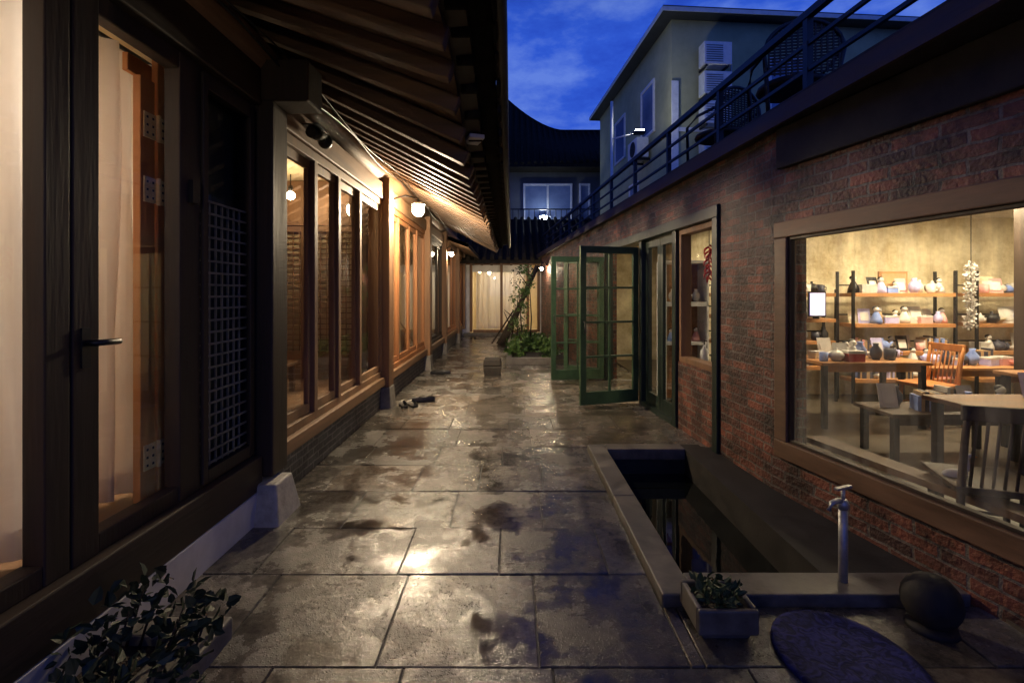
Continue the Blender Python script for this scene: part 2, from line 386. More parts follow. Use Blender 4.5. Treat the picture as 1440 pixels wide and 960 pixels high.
for z in (2.36, 2.03, .66):
    hg.box(-1.869, -1.862, 2.485, 2.568, z - .065, z + .065); hg.box(-1.864, -1.858, 2.588, 2.67, z - .065, z + .065)
    hg.tube([(-1.855, 2.578, z - .07), (-1.855, 2.578, z + .07)], .011, 8)
    for dy in (2.505, 2.545, 2.61, 2.65):
        for dz in (-.04, 0, .04): h('hinge_screws', BLACK).box(-1.8615 if dy < 2.57 else -1.8575, -1.8595 if dy < 2.57 else -1.8555, dy - .006, dy + .006, z + dz - .006, z + dz + .006)
h('door_handle', BLACK).tube([(-1.715, 1.97, 1.30), (-1.66, 1.97, 1.30), (-1.655, 2.0, 1.30), (-1.655, 2.07, 1.298)], .013, 8).box(-1.715, -1.708, 1.95, 1.99, 1.2, 1.36)
h('door_latch', BLACK).box(-1.715, -1.69, 2.60, 2.66, 1.98, 2.10)
def group(y0, y1, divs, fmat, gmat, z0=.41, z1=2.72, w_=.035, sw=.04):
    f = h('window_frames_%s' % fmat.name, fmat, .004)
    f.box(-1.80, -1.70, y0, y1, z0 + .002, z0 + .07); f.box(-1.80, -1.70, y0, y1, z1 - .08, z1 - .002)
    ys = [y0] + divs + [y1]
    for i, y in enumerate(ys):
        a = max(y0, y - w_); b_ = min(y1, y + w_)
        f.box(-1.79, -1.69 - .004 * (i % 2) - (.035 - w_) * 2, a, b_, z0 + .072, z1 - .082)
    for i, (a, b_) in enumerate(zip(ys, ys[1:])):
        xo = -1.755 + .015 * (i % 2)
        a2 = a + w_ + .001; b2 = b_ - w_ - .001
        f.box(xo - .02, xo + .02, a2, b2, z0 + .073, z0 + .15); f.box(xo - .02, xo + .02, a2, b2, z1 - .16, z1 - .083)
        f.box(xo - .02, xo + .02, a2, a2 + sw, z0 + .151, z1 - .161); f.box(xo - .02, xo + .02, b2 - sw, b2, z0 + .151, z1 - .161)
        h('panes', gmat).face([(xo, a2, z0 + .15), (xo, b2, z0 + .15), (xo, b2, z1 - .16), (xo, a2, z1 - .16)])
group(3.60, 6.398, [4.25, 4.82, 5.50], WW, GLASS)
group(6.645, 9.598, [7.45, 8.2, 8.9], OWY, GLASS, w_=.024, sw=.03)
group(9.805, 11.998, [10.5, 11.3], DW, GLASS, w_=.024, sw=.03)
group(12.205, 14.898, [13.1, 14.0], OWY, GLASS, w_=.024, sw=.03)
group(15.105, 16.698, [15.9], OWY, GLASS, w_=.024, sw=.03)
def ztip(y):
    t = min(1, max(0, (4.3 - y) / 1.6)); t = t * t * (3 - 2 * t)
    return 2.50 + .32 * t
EX = -.36
EY1 = 12.3
y = -1.3
ra = h('rafters', RAF, .008)
while y < EY1:
    j = R.uniform(-.012, .012)
    ra.beam((-2.05, y, 3.42), (EX + R.uniform(-.01, .01), y + j, ztip(y) + .05), .095 + R.uniform(-.008, .008), .11); y += .33
sp = h('soffit', SOF)
def strip(part, a, b_, za, zb, n=60, y0=-1.5, y1=EY1 + .1):
    ysn = [y0 + (y1 - y0) * i / n for i in range(n + 1)]
    for q, r_ in zip(ysn, ysn[1:]):
        part.face([(a, q, za(q)), (b_, q, zb(q)), (b_, r_, zb(r_)), (a, r_, za(r_))])
strip(sp, -2.05, EX - .005, lambda q: 3.485, lambda q: ztip(q) + .115)
fa = h('fascia', DWY)
strip(fa, EX + .0, EX + .0, lambda q: ztip(q) + .08, lambda q: ztip(q) + .22)
strip(fa, EX - .004, EX + .12, lambda q: ztip(q) + .14, lambda q: ztip(q) + .15)
strip(fa, EX + .12, EX + .12, lambda q: ztip(q) + .14, lambda q: ztip(q) + .24)
rt = h('roof_tiles', TILE)
OXE = -.11
strip(rt, -4.6, OXE, lambda q: 4.9, lambda q: ztip(q) + .26)
strip(rt, EX + .1, OXE, lambda q: ztip(q) + .20, lambda q: ztip(q) + .22)
strip(rt, OXE + .005, OXE + .005, lambda q: ztip(q) + .20, lambda q: ztip(q) + .27)
y = -1.3
while y < EY1 + .1:
    z = ztip(y)
    rt.tube([(OXE + .02, y, z + .27), (OXE - 2.3, y, z + .27 + 2.3 * (4.9 - z - .26) / 4.54)], .075, 10)
    rt.box(OXE + .01, OXE + .03, y - .12, y + .12, z + .12, z + .22)
    rt.tube([(EX + .13, y, z + .17), (EX + .02, y, z + .17)], .055, 10)
    y += .27
h('gutter', BLACK).tube([(-.065, q, ztip(q) + .17) for q in [-1.5 + i * .6 for i in range(24)]], .04, 10)
h('gable_end', DW).face([(-4.6, EY1, 4.85), (EX, EY1, ztip(EY1) + .1), (EX, EY1 + .02, ztip(EY1)+.02), (-2.05, EY1, 3.4), (-4.6, EY1, 3.4)])
h.done()

cb = Obj('cable'); cb('cable', BLACK).tube([(-1.55, y_, 3.02 + .03 * math.sin(y_ * 3)) for y_ in [i * .4 for i in range(30)]], .008, 6)
cb('second_cable', BLACK).tube([(-1.50, y_, 3.04 + .04 * math.sin(y_ * 2 + 1)) for y_ in [i * .4 for i in range(30)]], .006, 6)
cb.done()

def curtain(name, x, y0, y1, z0, z1, mat, amp=.03, wl=.13, along='y'):
    c = Obj(name); p = c('cloth', mat)
    n = int((y1 - y0) / wl * 12); ph = R.uniform(0, 6)
    nz = 8; cols_ = []
    for i in range(n + 1):
        y = y0 + (y1 - y0) * i / n
        col = []
        for j in range(nz + 1):
            z = z0 + (z1 - z0) * j / nz
            a = amp * (1.3 - .5 * j / nz)
            d = a * math.sin(2 * math.pi * y / wl + ph + 1.3 * math.sin(y * 5) + .3 * math.sin(z * 2)) + a * .6 * math.sin(y * 17 + z) + a * .25 * math.sin(y * 90 + 2 * z)
            col.append(p.V((x + d, y, z) if along == 'y' else (y, x + d, z)))
        cols_.append(col)
    for a, b_ in zip(cols_, cols_[1:]):
        for j in range(nz):
            f = p.bm.faces.new([a[j], b_[j], b_[j + 1], a[j + 1]]); f.smooth = True
    hem = c('hem', mat)
    c2 = []
    for i in range(n + 1):
        v0 = cols_[i][0].co
        c2.append((hem.V(v0 + Vector((-.006, 0, .0)) if along == 'y' else v0 + Vector((0, .006, 0))), hem.V(v0 + (Vector((-.006, 0, .12)) if along == 'y' else Vector((0, .006, .12))))))
    for a, b_ in zip(c2, c2[1:]): hem.bm.faces.new([a[0], b_[0], b_[1], a[1]])
    c('curtain_rail', BLACK).tube([(x, y0, z1 + .02), (x, y1, z1 + .02)] if along == 'y' else [(y0, x, z1 + .02), (y1, x, z1 + .02)], .012, 6)
    c.done()
curtain('curtain', -2.03, -.1, 2.10, .43, 2.8, CURT, .05, .17)
curtain('curtain', -2.10, 2.12, 2.86, .43, 2.8, CURT, .05, .15)
curtain('curtain', -2.0, 6.7, 7.35, .43, 2.7, CURT2, .03, .13)
curtain('curtain', -2.0, 8.25, 8.85, .43, 2.7, CURT2, .03, .13)
curtain('curtain', -1.98, 12.3, 14.8, .43, 2.7, CURT2, .022, .2)

# rooms left
rm = Obj('hanok_interior')
rm('floor', FLOORW).box(-5.2, -1.955, -1.4, 16.8, .25, .40)
rm('ceiling', PAPER).box(-5.2, -2.11, -1.4, 16.8, 2.94, 3.0)
rm('back_wall', PAPER).box(-5.3, -5.2, -1.4, 16.8, .25, 3.0)
for y in (-1.4, 2.90, 6.5, 9.68, 12.08, 14.98, 16.75):
    rm('partitions', PAPER).box(-5.2, -1.93, y, y + .06, .401, 2.939)
def lattice_y(x0, x1, y, fm, z0=.41, z1=2.35):
    f = rm('screen_frames', fm, .003)
    f.box(x0, x0 + .06, y - .03, y + .03, z0, z1); f.box(x1 - .06, x1, y - .03, y + .03, z0, z1)
    f.box(x0 + .06, x1 - .06, y - .03, y + .03, z0, z0 + .35); f.box(x0 + .06, x1 - .06, y - .03, y + .03, z1 - .07, z1)
    n = max(3, int((x1 - x0) / .08))
    for i in range(1, n): xx = x0 + (x1 - x0) * i / n; f.box(xx - .006, xx + .006, y - .02, y - .003, z0 + .35, z1 - .07)
    for i in range(1, 22):
        zz = z0 + .35 + (z1 - z0 - .42) * i / 22; f.box(x0 + .06, x1 - .06, y - .0025, y + .012, zz - .006, zz + .006)
    rm('screen_paper', CURT2).face([(x0, y + .025, z0), (x1, y + .025, z0), (x1, y + .025, z1), (x0, y + .025, z1)])
for i in range(5): lattice_y(-2.62 - i * .68, -2.62 - i * .68 + .66, 6.3, BW)
for i in range(3): lattice_y(-2.62 - i * .68, -2.62 - i * .68 + .66, 9.55, BW)
rm('screen_wall', BW).box(-5.2, -1.95, 6.26, 6.34, 2.36, 2.93)
rm('wall_cupboard', BW, .01).box(-2.9, -2.0, 2.98, 3.4, .41, 1.9)
rm.done()
lt2 = Obj('low_table'); lt2('top', BW, .01).box(-3.1, -2.4, 4.4, 5.6, .70, .74)
for a in (-3.05, -2.5):
    for b_ in (4.45, 5.5): lt2('legs', BW).box(a, a + .05, b_, b_ + .05, .4, .70)
lt2('bowl', CERA).lathe((-2.75, 4.9, .74), [(.05, 0), (.13, .05), (.17, .12), (.165, .12), (.04, .02)]); lt2.done()

WARM = (1, .74, .44)
def pendant(name, x, y, z, r, s, col, hang=.2):
    e = Obj(name); e('bulb', emis(name + '_e', col, s)).ball((x, y, z), r)
    e('socket', BLACK).tube([(x, y, z + r), (x, y, z + r + .07)], .025, 8)
    e('cord', BLACK).tube([(x, y, z + r + .07), (x, y, z + r + hang)], .006, 6); e.done()
def panel(name, x, y, z, sx, sy, s, col):
    e = Obj(name); e('housing', WPLAS).box(x - sx / 2 - .02, x + sx / 2 + .02, y - sy / 2 - .02, y + sy / 2 + .02, z + .012, z + .06)
    e('diffuser', emis(name + '_e%d' % int(s * 10), col, s)).box(x - sx / 2, x + sx / 2, y - sy / 2, y + sy / 2, z, z + .01); e.done()
panel('ceiling_lamp', -2.9, 1.7, 2.86, .8, .8, 34, (1, .84, .68))
pendant('pendant_lamp', -2.55, 5.65, 2.62, .045, 360, WARM)
panel('ceiling_lamp', -2.9, 8.1, 2.86, .5, 1.0, 13, (1, .68, .38))
panel('ceiling_lamp', -3.6, 10.8, 2.86, .3, .3, 5, WARM)
panel('ceiling_lamp', -2.6, 13.5, 2.86, .5, .8, 14, (1, .66, .35))
panel('ceiling_lamp', -2.5, 15.9, 2.86, .4, .6, 14, (1, .7, .4))
def walllamp(x, y, z, r, s, base):
    e = Obj('wall_lamp'); e('bulb', emis('wall_lamp_e%d' % int(y), (1, .79, .52), s)).ball((x, y, z), r, r, r * 1.1)
    e('arm', BLACK).tube([base, ((x + base[0]) / 2, y, z + .2), (x, y, z + .16), (x, y, z + r)], .012, 8)
    e('collar', BLACK).lathe((x, y, z + r * .8), [(.035, 0), (.035, .05), (.015, .09)], 12)
    e('shade', WPLAS).lathe((x, y, z + r * .9), [(.09, -.0), (.03, .045), (.028, .044), (.085, -.005)], 16); e.done()
walllamp(-1.30, 6.8, 2.65, .08, 1650, (-1.66, 6.8, 2.80))
walllamp(-1.5, 12.15, 2.46, .045, 1100, (-1.6, 12.1, 2.6))
walllamp(.90, 15.0, 2.24, .04, 900, (1.1, 15.0, 2.35))
walllamp(-1.30, -.9, 2.6, .07, 110, (-1.66, -.9, 2.80))  # unseen lamp behind the camera, added to light the foreground

sc = Obj('security_camera')
sc('bracket', WPLAS).tube([(-1.66, 4.05, 2.86), (-1.58, 4.05, 2.84)], .035, 10)
sc('body', BLACK).tube([(-1.60, 3.9, 2.78), (-1.58, 4.12, 2.80)], .045, 14)
sc('visor', BLACK).box(-1.65, -1.53, 3.86, 4.1, 2.825, 2.835); sc('dome', BLACK).ball((-1.575, 4.14, 2.775), .06); sc.done()
fl = Obj('flood_light'); fl.M = T(-.31, 3.85, 2.70, 20); fl('housing', WPLAS, .005).box(-.05, .07, -.1, .1, -.012, .02); fl('bracket', BLACK).box(-.01, .01, -.03, .03, .02, .1)
fl.done()

# ------------------------------------------------------------------ right brick building
rb = Obj('brick_shop_building')
ANG = math.atan(.077)
MF = T(2.2465, 0, 0, rad=ANG); MN = T(1.965, 3.66, 0, rad=math.atan(.2))
rb.M = MF
br = rb('brick_walls', BRICK)
br.box(0, .25, 3.70, 4.50, -.05, 2.70)
br.box(0, .25, 4.50, 8.6, 2.32, 2.70)
br.box(0, .25, 8.6, 16.5, -.05, 2.70)
rb('deck_slab', mottled('deck_edge', (.02, .018, .016), (.06, .056, .052), 5, .7, spec=.2), .01).box(-.09, 7.5, -3, 18, 2.702, 2.84)
rb('deck_edge_board', DWY).box(-.12, -.092, -3, 18, 2.68, 2.80)
of = rb('opening_frame', DGREEN, .006)
of.box(-.03, .2, 4.50, 8.6, 2.20, 2.315)
of.box(-.03, .2, 4.502, 4.60, -.02, 2.2)
of.box(.0, .15, 5.50, 5.60, -.02, 2.2)
of.box(.0, .15, 6.62, 6.72, -.02, 2.2)
of.box(.0, .15, 8.48, 8.58, -.02, 2.2)
of.box(.0, .15, 5.6, 6.62, -.02, .05)
br.box(.03, .2, 4.602, 5.498, -.05, .74)
wf = rb('shop_window_frame', BW, .005)
wf.box(.04, .16, 4.602, 4.66, .742, 2.198); wf.box(.04, .16, 5.44, 5.498, .742, 2.198); wf.box(.03, .18, 4.66, 5.44, .742, .80); wf.box(.04, .16, 4.66, 5.44, 2.14, 2.198)
rb('panes', GLASS).face([(.1, 4.66, .8), (.1, 5.44, .8), (.1, 5.44, 2.14), (.1, 4.66, 2.14)])
def leaf(o, gw, hgt=2.1, cols_=2, rws=4, mat=GREEN):
    p = o('door_frame', mat, .004); s_ = .085
    p.box(0, s_, -.02, .02, .03, hgt); p.box(gw - s_, gw, -.02, .02, .03, hgt)
    p.box(s_, gw - s_, -.02, .02, .03, .20); p.box(s_, gw - s_, -.02, .02, hgt - .09, hgt)
    for i in range(1, cols_): x = s_ + (gw - 2 * s_) * i / cols_; p.box(x - .014, x + .014, -.016, .016, .20, hgt - .09)
    for i in range(1, rws): z = .20 + (hgt - .29) * i / rws; p.box(s_, gw - s_, -.018, .018, z - .014, z + .014)
    o('door_glass', GLASS).face([(s_, 0, .20), (gw - s_, 0, .20), (gw - s_, 0, hgt - .09), (s_, 0, hgt - .09)])
rb.M = MF @ T(.08, 5.60, 0, 90)
leaf(rb, .50, 2.18, 1, 1, DGREEN)
rb.M = MF @ T(.08, 6.11, 0, 90)
leaf(rb, .50, 2.18, 1, 1, DGREEN)
rb.M = MN
br.box(0, .25, -5, .05, -.05, .30)
br.box(0, .25, -5, .05, 2.02, 2.70)
br.box(0, .25, -.02, .05, .30, 2.02)
br.box(0, .25, -5, -2.9, .30, 2.02)
rb('deck_shade_strip', BSTONE, .01).box(-.05, -.004, -5, -.06, 2.40, 2.698)  # added dark strip standing in for the shade under the deck
wf = rb('show_window_frame', WWY, .008)
wf.box(-.035, .06, -2.9, -.02, .302, .43); wf.box(-.035, .06, -2.9, -.02, 1.90, 2.018)
wf.box(-.03, .06, -.14, -.02, .43, 1.90); wf.box(-.03, .06, -2.9, -2.77, .43, 1.90)
rb('show_frame_bead', DW, .003).box(-.012, .03, -2.77, -.14, .43, .45); rb('show_frame_bead').box(-.012, .03, -2.77, -.14, 1.88, 1.90); rb('show_frame_bead').box(-.012, .03, -.16, -.14, .45, 1.88)
rb('inner_sill', WWY).box(.251, .40, -2.9, -.02, .38, .42)
rb('show_panes', GLASSH).face([(.02, -2.77, .43), (.02, -.14, .43), (.02, -.14, 1.90), (.02, -2.77, 1.90)])
rb.M = Matrix.Identity(4)
rb('shop_floor', CONC).box(2.25, 9, -1.5, 12, -.05, .02)
rb('shop_ceiling', WHITE).box(2.3, 9, -1.5, 12, 2.6, 2.69)
iw = rb('interior_walls', CREAM)
iw.box(3.35, 9, 7.2, 7.3, .02, 2.6); iw.box(3.3, 3.4, 7.3, 11, .02, 2.6); iw.box(1.75, 3.3, 10.9, 11, .02, 2.6)
iw.box(8.9, 9, -1.5, 7.2, .02, 2.6); iw.box(2.8, 9, -1.5, -1.4, .02, 2.6)
rb('interior_post', DW, .01).box(5.72, 5.86, 5.45, 5.6, .02, 2.6)
rb.done()
def opendoor(hx, hy, tx, ty, hgt=2.1):
    d = Obj('glazed_door'); a = math.atan2(ty - hy, tx - hx); d.M = T(hx, hy, 0, rad=a)
    L = math.hypot(tx - hx, ty - hy)
    leaf(d, L, hgt)
    d('door_handle', BLACK).tube([(L - .045, .02, .98), (L - .045, .06, .98), (L - .045, .06, 1.12), (L - .045, .02, 1.12)], .009, 6)
    d.done()
opendoor(1.72, 6.70, .89, 6.43, 2.12)
opendoor(1.58, 8.45, .66, 8.30, 2.12)
opendoor(1.56, 8.52, .95, 8.95, 2.12)
rl = Obj('deck_railing'); rl.M = MF
p = rl('rails', BLACK)
for z, r in ((3.42, .025), (3.22, .013), (3.04, .013)): p.beam((.06, -2, z), (.06, 16.5, z), r * 2, r * 2)
y = -1.5
while y < 16.6: rl('posts', BLACK).box(.042, .088, y, y + .046, 2.841, 3.42); y += 1.22
rl.done()

def wicker(x, y, rot):
    c = Obj('wicker_chair'); c.M = T(x, y, 2.84, rot)
    f = c('frame', BLACK)
    arc = [(.30 * math.cos(t), .26, .62 + .26 * math.sin(t)) for t in [math.pi * i / 14 for i in range(15)]]
    f.tube([(.24, .2, .0), (.27, .22, .42)] + arc + [(-.27, .22, .42), (-.24, .2, 0)], .018, 8)
    f.tube([(.29, .24, .64), (.32, 0, .62), (.28, -.22, .56), (.25, -.24, 0)], .017, 8); f.tube([(-.29, .24, .64), (-.32, 0, .62), (-.28, -.22, .56), (-.25, -.24, 0)], .017, 8)
    c('seat', DW).lathe((0, 0, .40), [(.26, 0), (.28, .02), (.27, .05), (.24, .06)], 20)
    wv = c('weave', DW)
    for i in range(-6, 7):
        x_ = i * .044; zt = .62 + .26 * math.sqrt(max(0, 1 - (x_ / .3) ** 2)); wv.box(x_ - .006, x_ + .006, .255, .265, .44, zt)
    for i in range(16):
        z = .46 + i * .025; hw = .27 if z < .62 else .3 * math.sqrt(max(0, 1 - ((z - .62) / .26) ** 2)); wv.box(-hw, hw, .248, .254, z - .008, z + .008)
    c.done()
wicker(2.42, 4.25, 170); wicker(2.36, 5.55, 200)
dt = Obj('round_table'); dt('top', BLACK).lathe((2.9, 4.9, 3.52), [(.3, 0), (.32, .01), (.32, .03), (.3, .04)], 24); dt('leg', BLACK).tube([(2.9, 4.9, 2.85), (2.9, 4.9, 3.52)], .03); dt('foot', BLACK).lathe((2.9, 4.9, 2.842), [(.2, 0), (.18, .02), (.04, .04)]); dt.done()

# ------------------------------------------------------------------ shop contents
def table(x0, x1, y0, y1, z=.75, mat=TBL):
    t = Obj('table'); t('top', mat, .006).box(x0, x1, y0, y1, z - .035, z)
    t('apron', mat).box(x0 + .05, x1 - .05, y0 + .05, y0 + .07, z - .11, z - .036); t('apron', mat).box(x0 + .05, x1 - .05, y1 - .07, y1 - .05, z - .11, z - .036)
    for a in (x0 + .04, x1 - .09):
        for b_ in (y0 + .04, y1 - .09): t('legs', BLACK).box(a, a + .05, b_, b_ + .05, .02, z - .036)
    t.done()
def chair(x, y, rot, mat=DW):
    c = Obj('wooden_chair'); c.M = T(x, y, .02, rot)
    c('seat', mat, .008).frustum(0, 0, .42, .46, .40, .40, .44, .42)
    l = c('legs', mat)
    for a, b_ in ((-.17, -.17), (.17, -.17)): l.tube([(a * 1.1, b_ * 1.1, 0), (a, b_, .42)], [.015, .02], 8)
    for a in (-.18, .18): l.tube([(a * 1.1, .22, 0), (a, .18, .42), (a, .22, .7), (a, .26, .88)], [.016, .02, .018, .016], 8)
    l.tube([(-.18, -.18, .2), (.18, -.18, .2)], .01, 6); l.tube([(-.18, -.18, .22), (-.19, .2, .22)], .01, 6); l.tube([(.18, -.18, .22), (.19, .2, .22)], .01, 6)
    c('backrest', mat, .006).box(-.21, .21, .245, .27, .82, .90)
    for i in range(7): q = -.145 + i * .048; c('spindles', mat).tube([(q, .185, .46), (q, .252, .82)], .008, 6)
    c.done()
DCH = wood('chair_wood_dark', (.03, .017, .01), (.08, .045, .025))
table(3.35, 4.55, 5.3, 6.0); table(3.0, 4.3, 2.85, 3.6, .76); table(4.7, 6.2, 4.1, 4.8); table(5.0, 6.4, 5.9, 6.45, .6); table(3.3, 4.5, 4.25, 4.75, .45, DCH)
chair(4.75, 5.6, -80, OW); chair(5.3, 3.7, 170, DCH); chair(2.62, 2.72, 160, DCH); chair(3.05, 2.5, 180, DCH)
def shelf(name, x0, x1, y0, y1, zs, ztop):
    s_ = Obj(name)
    for a in (x0, x1 - .03):
        for b_ in (y0, y1 - .03): s_('uprights', BLACK).box(a, a + .03, b_, b_ + .03, .02, ztop)
    for z in zs: s_('boards', TBL, .004).box(x0 + .031, x1 - .031, y0 - .01, y1 - .031, z - .05, z)
    for z in zs: s_('rails', BLACK).box(x0 + .031, x1 - .031, y1 - .028, y1 - .01, z + .1, z + .12)
    s_.done()
shelf('shelf_unit', 4.55, 5.95, 6.55, 6.9, (.35, .72, 1.09, 1.50), 1.80)
shelf('shelf_unit', 3.72, 4.45, 6.7, 7.0, (.5, .85, 1.15, 1.5), 1.55)
shelf('shelf_unit', 6.25, 8.2, 6.6, 6.95, (.35, .72, 1.09, 1.50), 1.80)
shelf('shelf_unit', 2.75, 3.15, 6.75, 7.05, (.5, .85, 1.2, 1.5), 1.7)
def goods(name, x, y, z, kind, mat):
    e = Obj(name); k = R.uniform(1.0, 1.5); e.M = Matrix.Translation((x, y, z)) @ Matrix.Rotation(R.uniform(-.3, .3), 4, 'Z') @ Matrix.Scale(k, 4); x = y = z = 0
    if kind == 'mug':
        e('cup', mat).lathe((x, y, z), [(.03, 0), (.038, .01), (.04, .085), (.036, .085), (.03, .02)], 12); e('ear', mat).tube([(x + .036, y, z + .07), (x + .065, y, z + .06), (x + .06, y, z + .03), (x + .036, y, z + .02)], .006, 6)
    elif kind == 'bowl': e('bowl', mat).lathe((x, y, z), [(.035, 0), (.06, .03), (.075, .055), (.07, .055), (.03, .015)], 14)
    elif kind == 'pot':
        e('body', mat).lathe((x, y, z), [(.03, 0), (.06, .03), (.065, .06), (.04, .09), (.012, .10), (.015, .115), (.005, .12)], 14); e('spout', mat).tube([(x + .05, y, z + .045), (x + .09, y, z + .085)], [.014, .007], 8); e('handle', mat).tube([(x - .055, y, z + .08), (x - .1, y, z + .07), (x - .06, y, z + .03)], .006, 6)
    elif kind == 'card':
        e('card', mat).beam((x, y, z), (x, y + .04, z + .16), .12, .004, (0, 1, 0)); e('print', CERA).beam((x, y - .003, z + .03), (x, y + .025, z + .12), .08, .003, (0, 1, 0)); e('easel', BLACK).beam((x, y + .08, z), (x, y + .035, z + .12), .01, .006)
    elif kind == 'vase': e('vase', mat).lathe((x, y, z), [(.025, 0), (.045, .04), (.045, .08), (.018, .12), (.024, .14), (.018, .14)], 14)
    elif kind == 'doll':
        e('dress', mat).lathe((x, y, z), [(.05, 0), (.045, .04), (.022, .10), (.013, .11)], 12); e('head', CERA).ball((x, y, z + .13), .026); e('hair', BLACK).ball((x, y + .008, z + .14), .027, .025, .022)
    elif kind == 'box':
        e('box', mat, .003).box(x - .06, x + .06, y - .05, y + .05, z, z + .06); e('lid', CERA, .002).box(x - .063, x + .063, y - .053, y + .053, z + .061, z + .08)
    elif kind == 'books':
        xx = x - .07
        for i in range(6):
            w_ = R.uniform(.012, .028); hh = R.uniform(.13, .2); e('covers_%d' % (i % 3), [mat, KRAFT, DARKB][i % 3]).box(xx, xx + w_, y - .06, y + .06, z, z + hh * .8); xx += w_ + .002
        e('pages', CERA).box(x - .066, xx - .005, y - .055, y + .063, z + .004, z + .10)
    e.done()
kinds = [('ceramic_mug', 'mug'), ('ceramic_bowl', 'bowl'), ('teapot', 'pot'), ('greeting_card', 'card'), ('greeting_card', 'card'), ('vase', 'vase'), ('doll', 'doll'), ('gift_box', 'box'), ('row_of_books', 'books')]
mats = [CERA, CERA, CERA, BLUEC, PURP, PINK, DARKB, CREAM, BLACK, KRAFT]
for (x0, x1, y, zs) in ((4.62, 5.88, 6.66, (.35, .72, 1.09, 1.50)), (3.8, 4.36, 6.8, (.5, .85, 1.15, 1.5)), (6.35, 8.1, 6.7, (.72, 1.09, 1.50)), (2.82, 3.1, 6.85, (.85, 1.2, 1.5))):
    for z in zs:
        x = x0 + .05
        while x < x1:
            nme, kd = R.choice(kinds); goods(nme, x, y + R.uniform(-.06, .06), z + .001, kd, R.choice(mats)); x += R.uniform(.08, .13) + (.04 if kd == 'books' else 0)
for (x0, x1, y0, y1, z, n) in ((3.4, 4.5, 5.4, 5.9, .751, 15), (3.6, 4.2, 3.2, 3.5, .761, 3), (4.8, 6.1, 4.2, 4.7, .751, 12), (5.1, 6.3, 6.0, 6.4, .601, 12), (3.4, 4.4, 4.35, 4.65, .451, 8)):
    for i in range(n):
        nme, kd = R.choice(kinds); goods(nme, x0 + (x1 - x0) * (i + .5) / n, R.uniform(y0, y1), z, kd, R.choice(mats[:8]))
goods('gift_box', 3.75, 5.4, .751, 'box', RED)
sn = Obj('monitor_screen'); sn('screen', emis('screen_glow', (.5, .45, 1), 1.0)).box(4.0, 4.2, 6.58, 6.59, 1.2, 1.5); sn('bezel', BLACK).box(3.98, 4.22, 6.591, 6.61, 1.18, 1.52); sn('stand', BLACK).box(4.08, 4.14, 6.612, 6.66, 1.151, 1.3); sn.done()
po = Obj('framed_picture'); po('frame', TBL, .004).box(5.1, 5.5, 6.82, 6.85, 1.502, 1.8); po('print', KRAFT).box(5.13, 5.47, 6.81, 6.818, 1.53, 1.77); po.done()
hw = Obj('hanging_garland'); hw('cord', BLACK).tube([(6.08, 6.5, 2.6), (6.08, 6.5, 1.0)], .005)
for i in range(34): hw('flowers', PINK if i % 2 else CERA).leaves((6.08, 6.5, 1.05 + i * .025), (.06, .06, .03), 12, .05)
hw.done()
cab = Obj('display_cabinet'); cab('body', WPLAS, .004).box(2.05, 2.65, 6.6, 6.95, 1.32, 1.38)
cab('body').box(2.05, 2.08, 6.6, 6.95, .02, 1.9); cab('body').box(2.62, 2.65, 6.6, 6.95, .02, 1.9); cab('body').box(2.05, 2.65, 6.6, 6.95, 1.9, 1.94); cab('body').box(2.08, 2.62, 6.6, 6.95, .80, .84); cab('back', TBL).box(2.08, 2.62, 6.93, 6.95, .02, 1.9); cab.done()
for i in range(3): goods('teapot' if i % 2 else 'vase', 2.2 + i * .16, 6.72, 1.385, 'pot' if i % 2 else 'vase', CERA); goods('doll', 2.18 + i * .17, 6.72, .845, 'doll', mats[i + 3])
rd = Obj('red_pepper_string'); rd('cord', BLACK).tube([(2.25, 5.6, 2.6), (2.25, 5.6, 1.7)], .004)
for i in range(22): z = 2.05 - i * .018; a = i * 2.4; rd('peppers', RED).tube([(2.25, 5.6, z), (2.25 + .05 * math.cos(a), 5.6 + .05 * math.sin(a), z - .03), (2.25 + .06 * math.cos(a), 5.6 + .06 * math.sin(a), z - .09)], [.01, .014, .003], 6)
rd.done()
bo = Obj('soap_bottle'); bo.M = MF @ T(.24, 5.3, .741); bo('bottle', WPLAS).lathe((0, 0, 0), [(.04, 0), (.042, .01), (.042, .14), (.015, .17), (.015, .2)], 14); bo('pump', BLACK).tube([(0, 0, .2), (0, 0, .25), (0, -.05, .245)], .007, 6); bo.done()
def shoplamp(x, y, s, sy=1.1, sx=.25): panel('ceiling_lamp', x, y, 2.54, sx, sy, s, (1, .80, .50))
shoplamp(5.5, 5.75, 125, .2, 1.4); shoplamp(4.0, 5.6, 38); shoplamp(3.5, 3.0, 6); shoplamp(7.4, 5.5, 36); shoplamp(2.5, 8.6, 28)
gs = Obj('goose_figurine'); gs.M = MN @ T(.32, -1.0, .421, 60) @ Matrix.Scale(.55, 4)
gs('body', CERA).ball((0, 0, .12), .06, .11, .06).tube([(0, -.07, .14), (0, -.11, .21), (0, -.10, .29), (0, -.12, .32)], [.03, .018, .016, .014], 10).ball((0, -.125, .325), .022, .03, .022)
gs('beak', OW).tube([(0, -.145, .32), (0, -.18, .315)], [.01, .004], 8); gs('stand', DW).box(-.06, .06, -.08, .08, 0, .03); gs('stand').tube([(0, 0, .03), (0, 0, .08)], .012); gs.done()

